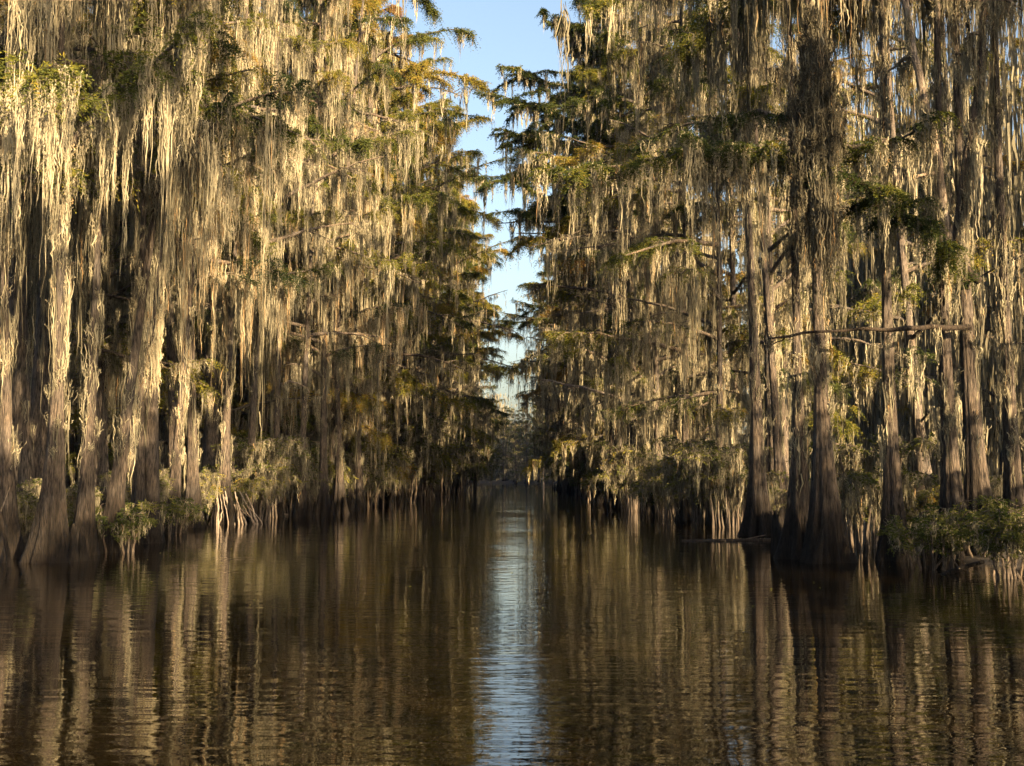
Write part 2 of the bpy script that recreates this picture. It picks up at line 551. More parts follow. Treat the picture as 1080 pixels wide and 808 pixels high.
ys = np.unique(np.concatenate([np.linspace(-60, 0, 13), np.linspace(0, 80, 81), np.linspace(80, 260, 61), np.array([300, 400, 600, 1000, 2500, 5000])]))
xs = np.unique(np.concatenate([np.linspace(-16, 16, 81), np.array([-5000, -1500, -500, -200, -100, -60, -40, -30, -22, 22, 30, 40, 60, 100, 200, 500, 1500, 5000])]))
X, Y = np.meshgrid(xs, ys)
eL, eR = edge(Y, -1), edge(Y, 1)
dout = np.where(X < -1, eL - X, X - eR)            # >0 outside the canal
Z = -0.7 + 0.86 / (1 + np.exp(-(dout - 1.5) * 3.2))
far = np.clip((Y - 205) / 6, 0, 1)
Z = np.maximum(Z, -0.7 + 1.1 * far)
Z += 0.10 * np.sin(X * 1.7 + Y * 0.9) * np.sin(Y * 1.3 - X * 0.6) * (Z > -0.4)
ga = Acc()
nx = len(xs); i = np.arange(len(ys) - 1)[:, None] * nx; j = np.arange(nx - 1)[None]
ga.add(np.stack([X, Y, Z], -1).reshape(-1, 3), np.stack([i + j, i + j + 1, i + nx + j + 1, i + nx + j], -1).reshape(-1, 4))
tag(ga.build('swamp_ground', M['mud'], None, True), kind='structure', label='dark muddy swamp floor along both banks')
wa = Acc()
wa.add([(-1500, -300, 0), (1500, -300, 0), (1500, 1500, 0), (-1500, 1500, 0)], [(0, 1, 2, 3)])
tag(wa.build('canal_water', M['water']), kind='structure', label='dark rippled canal water mirroring the trees and the sky')

# ------------------------------------------------------------------ tree kinds
protos = {0: [], 1: [], 2: [], 3: []}
for k in range(5):
    protos[0].append(make_tree(H=rng.uniform(19, 23), r0=rng.uniform(.13, .20), flare=rng.uniform(.14, .28), crown=rng.uniform(2.8, 3.8),
                               nl=30, z0=[4.2, 5.0, 3.2, 4.6, 5.6][k], lean=tuple(rng.normal(0, .03, 2)), hue=0.38 + 0.12 * (k % 3), fh=0.7, leaf=1.7))
for k in range(4):
    protos[1].append(make_tree(H=rng.uniform(21, 24), r0=rng.uniform(.16, .24), flare=rng.uniform(.2, .32), crown=rng.uniform(3.9, 4.9),
                               nl=34, z0=2.2, lean=tuple(rng.normal(0, .02, 2)), lod=1, leaf=4.2 if k < 2 else 2.8, mfall=.93 if k < 2 else .6, knees=3, hue=0.42 + 0.08 * (k % 3)))
for k in range(3):
    protos[2].append(make_tree(H=rng.uniform(20, 24), r0=.22, flare=.3, crown=rng.uniform(4.2, 5.0), nl=36, z0=1.0,
                               lod=2, leaf=2.2, knees=0, hue=0.3 + 0.1 * k))
# leafier trees whose tips meet over the canal
for k in range(2):
    protos[3].append(make_tree(H=23.5, r0=.26, flare=.36, crown=5.4, nl=46, z0=2.0, lod=1, leaf=5.0, moss=0.8, mfall=.93, knees=2, hue=0.42 + .1 * k))
used = set()


def place(lod, x, y, s=1.0, label=None, group=None, rz=None, which=None, tilt=(0, 0)):
    k = which if which is not None else int(rng.integers(len(protos[lod])))
    pr = protos[lod][k]
    if id(pr) in used:
        o = copy_tree(pr)
    else:
        o = pr; used.add(id(pr))
    o.location = (x, y, 0)
    o.rotation_euler = (tilt[0], tilt[1], rng.uniform(0, 6.28) if rz is None else rz)
    o.scale = (s * rng.uniform(.92, 1.08), s * rng.uniform(.92, 1.08), s)
    tag(o, label, 'tree', group)
    return o


# ------------------------------------------------------------------ the trees one can point to
def hero(px, by, r0, flare, label, lean=(0, 0), H=None, nl=12, z0=6.0, crown=2.6, moss=1.0, leaf=2.0, knees=3, fh=0.8, group=None, bend=0.12, tm=1.0, **kw):
    D = dist(by)
    H = H or (13 if D < 27 else 18)
    moss *= 1.1; nl = nl + (6 if D < 27 else 4); r0 *= .64; flare *= .56
    t = make_tree(H=H, r0=r0, flare=flare, crown=crown, nl=nl, z0=z0, lean=lean, moss=moss, leaf=leaf, knees=knees, fh=fh, bend=bend, **kw)
    t.location = ((px - VPX) / F_PX * D, D, 0)
    tag(t, label, 'tree', group)
    return t


def wpts(pts, root):
    """picture columns and rows with distances -> points local to root"""
    o = np.array(root.location)
    return np.array([np.array(at(px, D, py=py)) for px, py, D in pts]) - o


def smooth_path(P, n=14):
    P = np.asarray(P, float)
    d = np.r_[0, np.linalg.norm(np.diff(P, axis=0), axis=1).cumsum()]
    u = np.linspace(0, d[-1], n)
    Q = np.stack([np.interp(u, d, P[:, k]) for k in range(3)], 1)
    for _ in range(2):
        Q[1:-1] = (Q[:-2] + 2 * Q[1:-1] + Q[2:]) / 4
    return Q


def own_limb(root, pts, r0, r1, mat='twig', moss=0.0, mlen=1.0, leaf=0.0, twigs=0, hue=0.4, label=None, jit=0.02, tl=0.5, mossw=0.0125, ls=1.0):
    """a limb through given points, with its moss and its leaf sprays as sub-parts"""
    P = smooth_path(wpts(pts, root))
    P[1:-1] += rng.normal(0, jit, (len(P) - 2, 3))
    la = Acc()
    tube(la, P, np.linspace(r0, r1, len(P)) * rng.uniform(.88, 1.15, len(P)), 8)
    lines = [(P, 0.0)]
    for q in range(twigs):
        i = int(rng.integers(2, len(P))); a = rng.uniform(0, 6.28); l = tl * rng.uniform(0.5, 1.3)
        tt = np.linspace(0, 1, 5)
        Q = P[i] + np.stack([math.cos(a) * l * tt, math.sin(a) * l * tt, l * (rng.uniform(-.3, .5) * tt - .25 * tt ** 2)], 1)
        Q[1:] += rng.normal(0, .02, (4, 3))
        tube(la, Q, r1 * 0.8 * (1 - .75 * tt) + .003, 5)
        lines.append((Q, .4))
    lo = la.build('limb', M[mat], root, True)
    if label: lo['label'] = label
    if moss > 0:
        ms = Acc()
        p, d, t = sample_lines(lines, 0.13 / moss)
        Lt = np.clip(mlen * rng.gamma(2.6, .4, len(p)), .12, np.maximum(p[:, 2] - .3, .2))
        tufts(ms, p, Lt, 30, mossw, S=8, spread=.05, base_tint=np.clip(.5 + rng.normal(0, .15, len(p)), 0, .9))
        ms.build('spanish_moss', M['moss'], lo)
    if leaf > 0:
        lf = Acc()
        p, d, t = sample_lines(lines, 0.028 / leaf)
        Dd = d + rng.normal(0, .7, d.shape); Dd[:, 2] = Dd[:, 2] * .5 + .1
        sprays(lf, p, Dd, rng.uniform(.14, .34, len(p)), np.clip(hue - .08 + .25 * np.sin(p[:, 0] * 3) * np.cos(p[:, 1] * 4) + rng.normal(0, .16, len(p)), 0, 1), K=18, ll=.052 * ls, lw=.014 * ls, droop=.8)
        lf.build('foliage', M['leaf'], lo)
    return lo


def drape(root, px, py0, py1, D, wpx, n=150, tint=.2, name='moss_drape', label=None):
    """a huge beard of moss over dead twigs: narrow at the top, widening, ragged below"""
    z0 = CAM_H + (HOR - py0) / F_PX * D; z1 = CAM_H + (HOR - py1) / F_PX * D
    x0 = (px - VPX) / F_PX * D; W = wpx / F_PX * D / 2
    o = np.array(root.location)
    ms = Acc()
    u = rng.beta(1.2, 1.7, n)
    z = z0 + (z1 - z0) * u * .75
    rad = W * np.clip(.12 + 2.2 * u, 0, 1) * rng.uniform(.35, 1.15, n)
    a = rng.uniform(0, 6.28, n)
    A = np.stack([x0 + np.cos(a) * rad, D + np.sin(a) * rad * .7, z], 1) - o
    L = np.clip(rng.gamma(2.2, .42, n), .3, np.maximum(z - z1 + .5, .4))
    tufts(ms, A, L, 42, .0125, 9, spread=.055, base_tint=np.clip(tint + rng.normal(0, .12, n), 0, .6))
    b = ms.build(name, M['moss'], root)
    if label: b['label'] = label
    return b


# ---- right bank foreground
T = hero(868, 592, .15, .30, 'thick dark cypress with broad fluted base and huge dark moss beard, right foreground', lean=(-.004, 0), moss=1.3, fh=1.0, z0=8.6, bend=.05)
drape(T, 866, -6, 335, 16.8, 50, 260, .03, label='huge dark beard of moss')  # very dark tint puts the beard's shade into the moss colour
own_limb(T, [(868, 128, 17.3), (800, 108, 17.4), (770, 120, 17.8), (735, 122, 18.2), (690, 140, 18.6)], .045, .012, moss=.8, mlen=.8, leaf=1.5, twigs=14, hue=.3)
own_limb(T, [(868, 150, 17.3), (930, 150, 17.2), (985, 128, 17)], .04, .012, moss=.5, mlen=.9, leaf=1.5, twigs=10, hue=.22)
own_limb(T, [(866, 168, 17.3), (790, 158, 17), (720, 158, 16.6), (650, 172, 16.4), (605, 176, 16.2)], .045, .008, moss=.9, mlen=.75, leaf=2.2, twigs=26, hue=.34, tl=.6)
T = hero(841, 588, .13, .30, 'grey cypress close against the left side of the dark bearded trunk', lean=(.003, 0), z0=8.6, knees=2, bend=.04, moss=1.4)
T = hero(940, 590, .15, .22, 'straight dark cypress with smooth flared base between the bearded trunk and the green bank shrub', lean=(-.006, 0), z0=8.6, bend=.05)
T = hero(797, 564, .20, .38, 'lit cypress with widely flared base standing beside the floating log', lean=(-.008, 0), z0=8.6, nl=6, crown=3.0, knees=2, moss=1.2)
T = hero(826, 557, .15, .28, 'slim leaning cypress just behind the one beside the floating log', lean=(-.035, 0), z0=8.6, knees=2)
T = hero(1032, 588, .20, .26, 'cypress rising behind the green bank shrub, holding the long bare horizontal limb', lean=(-.012, 0), z0=8.6, nl=12, knees=1)
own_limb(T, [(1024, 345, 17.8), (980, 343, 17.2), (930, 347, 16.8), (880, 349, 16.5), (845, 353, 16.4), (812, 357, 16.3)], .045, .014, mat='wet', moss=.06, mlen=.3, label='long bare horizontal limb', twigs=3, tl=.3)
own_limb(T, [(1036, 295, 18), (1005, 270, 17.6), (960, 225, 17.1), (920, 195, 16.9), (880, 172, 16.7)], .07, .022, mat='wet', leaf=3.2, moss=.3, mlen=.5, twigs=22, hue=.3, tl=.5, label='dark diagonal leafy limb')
T = hero(1068, 585, .17, .2, 'dark upright cypress at the right edge of the view', lean=(0.004, 0), z0=8.6, knees=2, moss=1.3)
T = hero(1004, 589, .17, .3, 'cypress carrying the pale slanting sunlit limb, behind the bank shrub', lean=(.012, 0), z0=8.6, knees=2)
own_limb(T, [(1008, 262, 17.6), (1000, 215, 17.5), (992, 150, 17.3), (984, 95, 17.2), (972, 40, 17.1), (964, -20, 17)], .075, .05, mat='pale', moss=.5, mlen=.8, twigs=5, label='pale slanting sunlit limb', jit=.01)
own_limb(T, [(1012, 262, 17.6), (1022, 190, 17.3), (1034, 130, 17.2), (1046, 60, 17.1), (1050, -20, 17)], .07, .05, mat='twig', moss=1.8, mlen=.9, twigs=5, jit=.01)
T = hero(756, 553, .13, .22, 'slender cypress left of the log, its foot in tangled mossy brush', lean=(.01, 0), z0=2.6, nl=24, crown=3.2, knees=2)
T = hero(722, 549, .14, .25, 'dark cypress in the middle of the right wall over the duckweed patch', lean=(-.015, 0), z0=2.6, nl=24, crown=3.4, knees=2)
T = hero(694, 543, .14, .25, 'cypress of the right wall carrying the bleached limb that reaches over the water', lean=(0, 0), z0=2.6, nl=24, crown=3.2, knees=2)
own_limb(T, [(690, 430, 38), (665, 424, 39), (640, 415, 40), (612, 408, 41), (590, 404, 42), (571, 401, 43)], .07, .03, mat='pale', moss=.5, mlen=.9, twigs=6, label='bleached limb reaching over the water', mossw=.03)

T = hero(648, 534, .3, .35, 'tall leafy cypress whose dark feathery boughs reach out over the sky gap from the right', lean=(-.01, 0), H=23, z0=5, nl=34, crown=4.6, lod=1, knees=0, moss=.8, leaf=3)
for bough in ([(652, 70), (625, 34), (595, 20), (577, 12)], [(652, 130), (600, 85), (560, 70), (527, 62)], [(652, 150), (600, 118), (565, 104), (541, 98)],
              [(652, 175), (610, 150), (570, 135), (553, 140)], [(652, 215), (600, 182), (560, 168), (536, 184)], [(652, 235), (605, 215), (575, 205), (556, 222)]):
    own_limb(T, [(a, b, 48.7 - 1.2 * k) for k, (a, b) in enumerate(bough)], .07, .02, moss=.12, mlen=.9, leaf=1.1, twigs=26, hue=.14, tl=1.15, ls=2.0, mossw=.03, jit=.06)

# ---- left bank foreground
T = hero(55, 592, .16, .28, 'wide-footed dark cypress at the left edge of the view', lean=(.004, 0), z0=5.2, nl=16, crown=3, knees=5, fh=0.8, moss=1.1)
T = hero(14, 588, .13, .2, 'cypress cut by the left edge of the view', lean=(-.006, 0), z0=5, nl=14, crown=3, knees=3)
T = hero(86, 585, .13, .2, 'brown cypress crowded against the right of the wide-footed one', lean=(.03, 0), z0=5.4, nl=13, knees=5)
T = hero(114, 582, .14, .2, 'shaggy cypress leaning right over the bright green bank shrub', lean=(.075, 0), z0=5.6, nl=13, knees=4, moss=1.3)
T = hero(151, 572, .14, .26, 'straight smooth dark cypress rising behind the bright green bank shrub', lean=(.012, 0), z0=6.2, nl=14, knees=3, moss=.8)
T = hero(133, 562, .15, .2, 'dark tilted cypress deep behind the straight smooth one', lean=(-.01, 0), z0=6, nl=12, knees=1)
T = hero(182, 562, .14, .2, 'sunlit cypress between the straight dark trunk and the twisted one', lean=(.03, 0), z0=5.2, nl=14, knees=3)
T = hero(205, 556, .17, .22, 'reddish twisted cypress left of the stilt-rooted clump', lean=(.006, 0), z0=5.4, nl=15, knees=3, bend=.22)
T = hero(237, 552, .16, .25, 'bright sunlit cypress directly behind the stilt-rooted clump', lean=(.015, 0), z0=5, nl=15, crown=3, knees=2)
T = hero(262, 548, .16, .25, 'sunlit cypress over the moss-laden shrub right of the stilt roots', lean=(.03, 0), z0=4.6, nl=16, crown=3, knees=2)
T = hero(292, 545, .15, .2, 'cypress with the short arched dead limb, standing over dark water', lean=(-.02, 0), z0=5, nl=15, crown=3.2, knees=2)
own_limb(T, [(283, 418, 37), (292, 406, 36.5), (305, 403, 36), (318, 403, 36), (326, 414, 36)], .05, .015, mat='pale', moss=.9, mlen=.6, label='short arched dead limb', mossw=.025)
T = hero(318, 545, .15, .2, 'cypress right after the one with the arched dead limb', lean=(.01, 0), z0=4.8, nl=15, crown=3.2, knees=2)
for q, (px_, by_) in enumerate([(342, 543), (360, 541), (380, 538)]):
    hero(px_, by_, .16, .22, ['slim cypress in the dark gap of the left wall', 'sunlit pair-like cypress past the dark gap of the left wall', 'cypress before the lit waterside shrubs of the left wall'][q],
         lean=(rng.normal(0, .02), 0), z0=4, nl=18, crown=3.4, knees=2)

# broken snag wrapped in moss, with its garland
D = dist(572)
sx = (163 - VPX) / F_PX * D
T = empty('broken_snag', (sx, D, 0))
tag(T, 'pale broken-topped snag wrapped in sunlit moss, moss garland swinging from its top', 'dead tree')
ta = Acc()
zt = CAM_H + (HOR - 165) / F_PX * D
zz = np.linspace(-.5, zt, 22)
P = np.stack([-.06 * np.sin(zz * .7) - .012 * zz, .05 * np.sin(zz), zz], 1)
tube(ta, P, np.interp(zz, [-.5, .6, zt * .6, zt * .92, zt], [.28, .13, .10, .11, .03]), 16, .5, lambda i, a: 1 + .12 * np.sin(5 * a[None] + i[:, None] * .15))
ta.build('trunk', M['bark'], T, True)
ms = Acc()
n = 260
z = rng.uniform(zt * .45, zt, n); a = rng.uniform(0, 6.28, n)
A = np.stack([np.interp(z, zz, P[:, 0]) + np.cos(a) * .12, np.sin(a) * .12, z], 1)
tufts(ms, A, rng.uniform(.4, 1.6, n), 9, .018, spread=.025, base_tint=np.clip(.75 + rng.normal(0, .08, n), 0, .93))
for (x1, y1, sagpx) in ((236, 95, 40), (215, 120, 22), (205, 60, 60)):
    p0 = wpts([(158, 165, D)], T)[0]; p1 = wpts([(x1, y1, D - .5)], T)[0]
    t = np.linspace(0, 1, 60)[:, None]
    g = p0 * (1 - t) + p1 * t; g[:, 2] -= (sagpx / F_PX * D) * (4 * t[:, 0] * (1 - t[:, 0]))
    g += rng.normal(0, .012, g.shape)
    gs = Acc()
    tube(gs, g, .016, 5, .8)
    tufts(gs, g[::2], rng.uniform(.15, .8, 30), 12, .016, spread=.03, base_tint=np.full(30, .8))
    gs.build('moss_garland', M['moss'], T)
ms.build('spanish_moss', M['moss'], T)

ORD = ['first', 'second', 'third', 'fourth', 'fifth', 'sixth', 'seventh', 'eighth', 'ninth', 'tenth', 'eleventh', 'twelfth', 'thirteenth',
       'fourteenth', 'fifteenth', 'sixteenth', 'seventeenth', 'eighteenth', 'nineteenth', 'twentieth', 'twenty-first', 'twenty-second',
       'twenty-third', 'twenty-fourth', 'twenty-fifth', 'twenty-sixth', 'twenty-seventh', 'twenty-eighth', 'twenty-ninth', 'thirtieth',
       'thirty-first', 'thirty-second', 'thirty-third', 'thirty-fourth', 'thirty-fifth', 'thirty-sixth', 'thirty-seventh', 'thirty-eighth',
       'thirty-ninth', 'fortieth']
count = 0
for side, sn, ref in ((-1, 'left', 'dark gap of the wall'), (1, 'right', 'bleached overhanging limb')):
    y = 43.0 if side < 0 else 42.0
    q = 0
    while y < 200:
        over = 48 < y < 135
        lod = (3 if over and q % 2 == 0 and (side < 0 or y < 85) else 1) if y < 120 else 2
        x = float(edge(y, side)) + side * rng.uniform(-.2, .7)
        s = rng.uniform(.95, 1.12) * (1 if y < 72 else (.96 if side < 0 else .92))
        place(lod, x, y, s, f'cypress in the {sn} bank front row, {ORD[q]} trunk beyond the {ref}',
              f'cypresses in the front row of the {sn} bank', which=(None if lod != 1 else (q % 2 if side < 0 else 2 + q % 2)), tilt=(0, -side * rng.uniform(0, .05)))
        q += 1; count += 1
        y += (rng.uniform(2.2, 3.2) if y < 60 else (rng.uniform(3.0, 4.4) if y < 105 else rng.uniform(5, 7))) * (1.55 if side > 0 and 46 < y < 76 else 1)
    rows = [(2.2, 2.8, 19, 110), (4.8, 3.4, 20, 100), (8.0, 4.4, 24, 90), (12.5, 5.5, 33, 85), (19, 6, 46, 90)]
    if side > 0:
        rows = [(2.6, 4.6, 30, 100), (7.5, 7.0, 36, 95), (16, 6, 40, 100)]
    for row, (off, step, y0, y1) in enumerate(rows):
        y = y0 + rng.uniform(0, 2)
        while y < y1:
            lod = 0 if y < 36 and row < 2 else (1 if y < 70 and row < 3 else 2)
            x = float(edge(y, side)) + side * (off + rng.uniform(-.8, .8))
            depth = ['second row', 'third row', 'deeper rows', 'deeper rows', 'deeper rows'][row]
            zone = 'near' if y < 50 else 'far'
            if abs(x) / y < 0.50 and not (side > 0 and 47 < y < 70 and x / y < .24):
                place(lod, x, y, rng.uniform(.85, 1.08), f'mossy cypress in the {zone} part of the {depth} behind the {sn} bank',
                      f'{zone} cypresses of the {depth} behind the {sn} bank')
                count += 1
            y += step * rng.uniform(.7, 1.3) * (1 if y < 60 else 1.5)
for q in range(34):
    x = -17 + (q % 17) * 2.1 + rng.uniform(-.8, .8)
    place(2, x, (207 if q < 17 else 214) + rng.uniform(0, 5), rng.uniform(.52, .66), 'hazy shaded cypress closing the far end of the canal', 'cypresses across the far end of the canal')
    count += 1
for q in range(28):  # extra cypresses added behind the right bank to shade the far end
    place(2, 10 + (q % 7) * 3.3 + rng.uniform(-1, 1), 174 + (q // 7) * 9 + rng.uniform(-3, 3), rng.uniform(1.1, 1.3), 'cypress added behind the far part of the right bank to shade the far end', 'shade cypresses added behind the far right bank')
# forest beside and behind the camera: unseen trees added and sized to cast shade
for (x, y, s) in ((6.8, -5, .62), (8.2, -2, .6), (6.9, 4.4, .98), (10.5, -6, 1.05), (9.5, 10.2, .9), (12.5, 12.5, 1), (11, 6, .8), (-7.6, 3, .36), (-8.5, -9, .6), (10, -9, .6), (6.5, -12, .55), (17, -8, .6), (24, -14, .8),
                  (-8, -2, .5), (-11, -8, .6), (-7.5, -13, .6), (-13, 0, .55), (-14, -17, .85), (-9, -25, .95), (-18, -8, 1.0), (-21, 3, 1), (22, 5, 1)):
    place(1, x, y, s, 'unseen cypress added for its shade beside or behind the camera, outside the view', 'shade cypresses added beside and behind the camera')
for q in range(0):
    place(2, -30 + q * 4.2 + rng.uniform(-1, 1), -58 + rng.uniform(-6, 6), .95, 'unseen cypress added for its shade beside or behind the camera, outside the view', 'shade cypresses added beside and behind the camera')
# far wood behind both walls: reads as one mass
wt, wm = Acc(), Acc()
pts = []
for side in (-1, 1):
    for q in range(130):
        y = rng.uniform(40, 150); pts.append((side * (max(18, y * .22) + rng.uniform(0, 10)), y))
for q in range(60):
    pts.append((rng.uniform(-40, 40), rng.uniform(224, 240)))
for (x, y) in pts:
    h = rng.uniform(11, 17) if not (x > 0 and y < 150) else rng.uniform(17, 25)
    tube(wt, [(x, y, -.5), (x, y, 1), (x + .2, y, h * .5), (x, y, h)], [.5, .28, .2, .04], 7)
    n = 750
    A = np.stack([x + rng.normal(0, 1.8, n), y + rng.normal(0, 1.8, n), rng.uniform(1.0, h, n)], 1)
    strands(wm, A, np.minimum(rng.gamma(2.5, .6, n), A[:, 2]), np.full(n, .055 + .0004 * y), rng.uniform(.05, .6, n), 3, wob=.05)
wo = wt.build('far_wood', M['bark'], None, True)
tag(wo, 'dense grey far wood showing dimly between the trunks', 'wood', kind='stuff')
wm.build('spanish_moss', M['moss'], wo)
for pl in protos.values():
    for pr in pl:
        if id(pr) not in used:
            for ch in list(pr.children): bpy.data.objects.remove(ch)
            bpy.data.objects.remove(pr)
print('TREES', count, sum(len(m.polygons) for m in bpy.data.meshes))

# ------------------------------------------------------------------ waterside shrubs
shr = []


def put_shrub(src, px, by, s, label, D=None, sc3=None, rz=None):
    D = D or dist(by)
    o = src if id(src) not in used else copy_tree(src)
    used.add(id(src))
    o.location = ((px - VPX) / F_PX * D, D, 0)
    o.rotation_euler = (0, 0, rng.uniform(0, 6.28) if rz is None else rz)
    o.scale = (s, s, s) if sc3 is None else sc3
    tag(o, label, 'shrub', 'shrubs along the waterline')
    return o


sg = make_shrub(1.1, 1.0, 13, .9, 0.3, .28)
sy = make_shrub(1.2, 1.3, 18, 1.0, .9, .62)
sm = make_shrub(1.1, 1.5, 16, .5, 1.5, .5)
put_shrub(sg, 130, 582, .75, 'bright green leafy shrub at the foot of the leaning shaggy cypress')
put_shrub(sg, 176, 565, .8, 'dark green shrub right of the straight smooth dark trunk')
put_shrub(sg, 980, 600, .72, 'green leafy shrub overhanging the right bank, leftmost of the three')
put_shrub(sg, 1062, 608, .78, 'dark green shrub at the right edge of the view over the fallen branch')
put_shrub(sg, 1022, 590, .85, 'green shrub between and behind the two right bank shrubs')
put_shrub(sy, 238, 551, .85, 'golden-leaved shrub crowning the fan of stilt roots')
put_shrub(sm, 268, 549, 1.35, 'sunlit moss-laden shrub right of the stilt roots')
put_shrub(sm, 292, 545, 1.35, 'mossy brush hanging over the dark water right of the moss-laden shrub')
put_shrub(sm, 905, 578, 1.15, 'tangled brown mossy brush between the bearded trunk and the straight dark one')
put_shrub(sm, 770, 556, 1.2, 'mossy tangle beside the widely flared cypress on the right')
put_shrub(sm, 745, 552, 1.3, 'mossy brush on the right bank over the duckweed')
Ls = [(395, 534, sy, 1.9), (418, 530, sm, 2.4), (436, 528, sy, 2.0), (452, 524, sm, 2.9), (462, 523, sy, 2.6), (475, 520, sm, 2.6), (490, 517, sg, 3.0)]
for k, (px, by, src, s) in enumerate(Ls):
    put_shrub(src, px, by, s, ['golden shrub right after the last sunlit trunks of the left wall', 'brown mossy shrub left of the golden pair on the left bank',
                               'golden shrub of the left bank under a brown mossy one', 'tall brown mossy shrub at the bright left bank corner',
                               'golden-green shrub at the bright left bank corner', 'mossy shrub at the edge of the shade on the left bank',
                               'green shrub in the shade past the bright left bank corner'][k])
Rs = [(715, 548, sm, 1.0), (690, 543, sg, 1.1), (668, 539, sm, 1.4), (650, 534, sg, 1.4), (632, 528, sm, 1.9), (615, 522, sg, 2.1), (602, 518, sm, 2.4)]
for k, (px, by, src, s) in enumerate(Rs):
    put_shrub(src, px, by, s, f'dark brush on the shaded right bank, {ORD[k]} one going away from the mossy tangles')

# low brush in the gaps between the trunks
for px, by, src, k in [(30, 590, sm, .7), (72, 586, sm, .8), (100, 578, sg, .7), (150, 566, sm, .9), (196, 556, sm, 1), (215, 553, sg, .8),
                       (310, 544, sm, 1.2), (330, 542, sm, 1.2), (352, 541, sy, 1.3), (372, 537, sm, 1.5), (386, 535, sm, 1.6)]:
    o = put_shrub(src, px, by, k * .85, 'low mossy brush filling a gap between trunk feet along the left bank', D=dist(by) + 1.2)
    o['group'] = 'low brush between the left bank trunks'
for px, by, src, k in [(815, 556, sm, .9), (850, 572, sm, .7), (925, 576, sm, .8), (960, 574, sy, .9), (1000, 570, sm, .9), (1045, 574, sm, .9), (785, 557, sy, .8), (735, 550, sy, 1.1), (705, 546, sm, 1.3)]:
    o = put_shrub(src, px, by, k * .85, 'low mossy brush filling a gap between trunk feet along the right bank', D=dist(by) + 1.5)
    o['group'] = 'low brush between the right bank trunks'

# stilt-rooted clump
D = dist(553)
T = empty('stilt_roots', ((252 - VPX) / F_PX * D, D, 0))
tag(T, 'sunlit fan of slender stilt roots standing in the water', 'roots')
for q in range(19):
    f = rng.uniform(0, 1)
    la = Acc()
    b = (-.62 + 1.45 * f); tp = -.6 + .85 * f + rng.normal(0, .07)
    t = np.linspace(0, 1, 9)
    P = np.stack([b + (tp - b) * t + .05 * np.sin(t * rng.uniform(2, 5)), rng.normal(0, .16) + .25 * t, -.3 + (.8 + .15 * math.sin(f * 3) + rng.uniform(-.2, .25)) * t], 1)
    P[1:-1] += rng.normal(0, .012, (7, 3))
    tube(la, P, rng.uniform(.012, .034) * (1 - .4 * t), 6)
    la.build('root', M['pale'], T, True)

# leaning pale stem at the left edge
D = dist(597)
T = empty('leaning_sapling', ((18 - VPX) / F_PX * D, D, 0))
tag(T, 'thin bare stem leaning left out of the water at the left edge of the view', 'sapling')
la = Acc(); t = np.linspace(0, 1, 10)
P = np.stack([-.28 * t - .1 * t ** 2, .1 * t, -.3 + 1.5 * t], 1)
tube(la, P, .035 * (1 - .4 * t), 8); la.build('stem', M['bark'], T, True)
la = Acc()
tube(la, P[6] + np.stack([.12 * t, 0 * t, .35 * t], 1), .012 * (1 - .6 * t), 5); la.build('branch', M['twig'], T, True)

# floating log, its duckweed, fallen branch, driftwood
T = empty('floating_log', (*at(775, 23.0)[:2], 0))
tag(T, 'long thin dark log floating level before the flared cypress on the right', 'log')
la = Acc(); t = np.linspace(-1, 1, 14)
tube(la, np.stack([t * 1.02, .04 * np.sin(t * 3), .005 + .012 * t], 1), .035 * (1.15 - .35 * np.abs(t)), 8); la.build('log_body', M['wet'], T, True)
la = Acc(); tube(la, np.stack([.3 + .25 * t, .02 + 0 * t, .06 + .05 * t], 1), .009, 5); la.build('stub', M['twig'], T, True)
T = empty('fallen_branch', (*at(1012, 15.3)[:2], 0))
tag(T, 'grey fallen branch slanting out of the water under the right bank shrub', 'branch')
la = Acc(); t = np.linspace(0, 1, 10)
tube(la, np.stack([-.32 + .6 * t, .1 * t, -.04 + .24 * t - .06 * t ** 2], 1), .034 * (1 - .3 * t), 8); la.build('stem', M['bark'], T, True)
la = Acc(); tube(la, np.stack([-.05 - .1 * t, .02 + 0 * t, .06 + .16 * t], 1), .012 * (1 - .5 * t), 5); la.build('twig', M['twig'], T, True)
T = empty('driftwood', (*at(298, 38.0)[:2], 0))
tag(T, 'small pale piece of driftwood in the dark water right of the stilt roots', 'driftwood')
la = Acc(); tube(la, np.stack([-.2 + .4 * t, 0 * t, .02 + .14 * (1 - t) ** 2], 1), .035 * (1 - .4 * t), 7); la.build('stem', M['pale'], T, True)

# marker post far away
T = empty('marker_post', (*at(573, 175.0)[:2], 0))
tag(T, 'thin pale marker post standing in the water near the far end', 'post')
la = Acc(); tube(la, [(0, 0, -.5), (0, 0, .5), (.02, 0, 1.2), (.02, 0, 2.1)], [.14, .14, .13, .13], 10); la.build('pole', M['pale'], T, True)
la = Acc(); tube(la, [(.02, 0, 2.1), (.02, 0, 2.12), (.02, 0, 2.22), (.02, 0, 2.26)], [.14, .19, .17, .02], 10); la.build('cap', M['pale'], T, True)

# small sunlit tree before the far end
o = place(2, at(544, 190)[0], 190, .42, 'small pale sunlit tree in the middle of the far end', None)

# hanging twig with moss against the sky
T = empty('hanging_moss_strand', (*at(596, 14.0)[:2], 6.6))
tag(T, 'long thin strand of moss dangling against the sky at the top of the view', 'moss')
ms = Acc()
strands(ms, rng.normal(0, .015, (26, 3)) * np.array([1, 1, 6]), rng.uniform(.4, 1.35, 26), np.full(26, .014), np.full(26, .3), 8, wob=.05)
ms.build('strand', M['moss'], T)

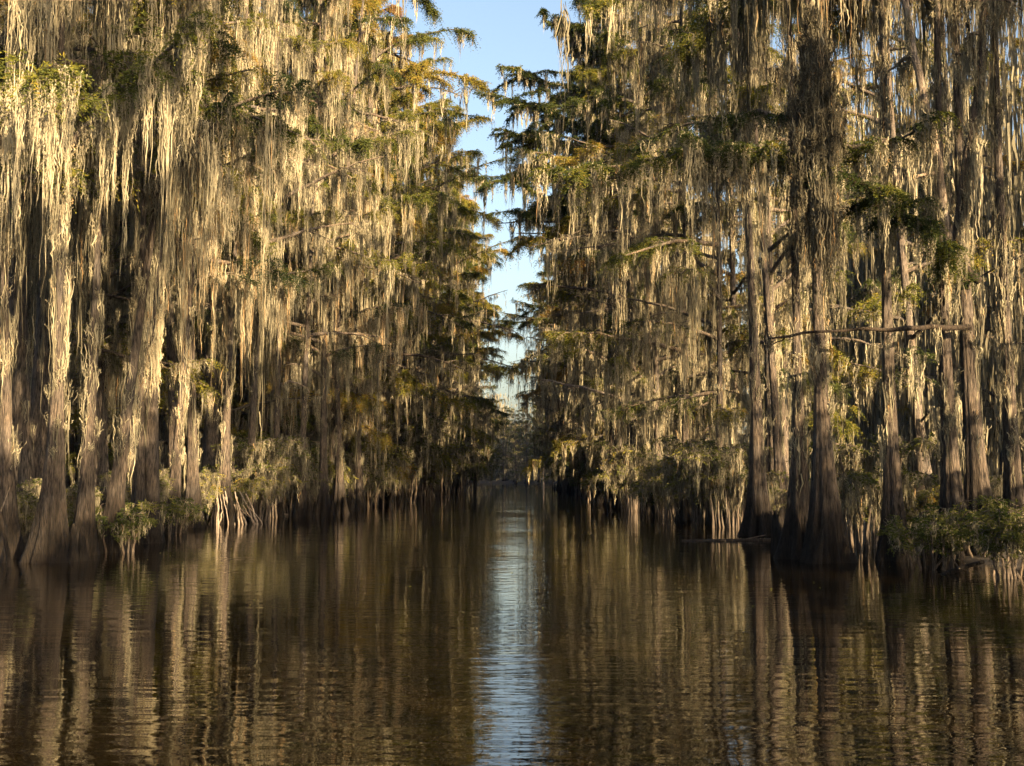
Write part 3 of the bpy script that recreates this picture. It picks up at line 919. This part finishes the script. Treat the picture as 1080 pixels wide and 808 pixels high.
# floating leaves and duckweed
fa = Acc()
px = np.concatenate([rng.uniform(760, 830, 60), rng.uniform(700, 790, 30), rng.uniform(60, 1040, 90)])
D = np.concatenate([23.4 + rng.uniform(-.15, .5, 60), rng.uniform(27, 33, 30), 1 / rng.uniform(1 / 45, 1 / 11, 90)])
x = (px - VPX) / F_PX * D
n = len(x); r = rng.uniform(.008, .022, n) * np.where(np.arange(n) < 60, 1.5, 1); a = rng.uniform(0, 6.28, n)
c, s_ = np.cos(a), np.sin(a)
V = np.zeros((n, 4, 3))
for k, (u, v) in enumerate([(1, 0), (0, .55), (-1, 0), (0, -.55)]):
    V[:, k, 0] = x + r * (u * c - v * s_); V[:, k, 1] = D + r * (u * s_ + v * c); V[:, k, 2] = .006 + .004 * (k % 2)
fa.add(V.reshape(-1, 3), np.arange(n * 4).reshape(-1, 4), np.repeat(rng.uniform(0, 1, n), 4))
tag(fa.build('floating_leaves', M['float']), 'scattered yellow-green specks of duckweed and fallen leaves floating on the canal', 'duckweed', kind='stuff')


# ------------------------------------------------------------------ the air
ha = Acc()
x0, x1, y0, y1, z0, z1 = -160, 160, -100, 300, -2.0, 34
ha.add([(x0, y0, z0), (x1, y0, z0), (x1, y1, z0), (x0, y1, z0), (x0, y0, z1), (x1, y0, z1), (x1, y1, z1), (x0, y1, z1)],
       [(0, 3, 2, 1), (4, 5, 6, 7), (0, 1, 5, 4), (1, 2, 6, 5), (2, 3, 7, 6), (3, 0, 4, 7)])
m, nt_, out_ = new_mat('damp air')
pv = N(nt_, 'ShaderNodeVolumePrincipled', Density=0.00014, Anisotropy=0.2)
pv.inputs['Color'].default_value = (0.28, 0.52, 1.0, 1)
nt_.links.new(pv.outputs[0], out_.inputs['Volume'])
tag(ha.build('haze', m), 'thin bluish haze in the air over the canal', 'haze', kind='stuff')
# ------------------------------------------------------------------ light
SUN_EL, SUN_AZ = 19.0, 33.0           # sun behind the camera, to the right
sd = Vector((math.sin(R(SUN_AZ)) * math.cos(R(SUN_EL)), -math.cos(R(SUN_AZ)) * math.cos(R(SUN_EL)), math.sin(R(SUN_EL))))
sl = bpy.data.lights.new('sun', 'SUN')
sl.energy = 5.0; sl.angle = R(0.53); sl.color = (1.0, 0.74, 0.43)
so = bpy.data.objects.new('sun', sl); C.objects.link(so)
so.rotation_euler = sd.to_track_quat('Z', 'Y').to_euler()
w = bpy.data.worlds.new('World'); bpy.context.scene.world = w; w.use_nodes = True
nt = w.node_tree
bg = nt.nodes.get('Background')
sky = nt.nodes.new('ShaderNodeTexSky'); sky.sky_type = 'NISHITA'
sky.sun_disc = False; sky.sun_elevation = R(SUN_EL)
sky.sun_rotation = math.atan2(sd.x, sd.y)
sky.air_density = 1.0; sky.dust_density = 4.0; sky.ozone_density = 0.4
nt.links.new(sky.outputs[0], bg.inputs[0]); bg.inputs[1].default_value = 0.06

sc = bpy.context.scene
sc.view_settings.view_transform = 'Standard'
sc.view_settings.look = 'None'
sc.view_settings.exposure = 2.35
sc.view_settings.gamma = 1
sc.cycles.max_bounces = 5
sc.cycles.diffuse_bounces = 0
sc.cycles.glossy_bounces = 3
sc.cycles.transmission_bounces = 2
sc.cycles.volume_bounces = 0
sc.cycles.use_denoising = True
sc.cycles.denoiser = 'OPENIMAGEDENOISE'
sc.cycles.use_adaptive_sampling = True
sc.cycles.adaptive_threshold = 0.02
sc.cycles.sample_clamp_indirect = 3.0
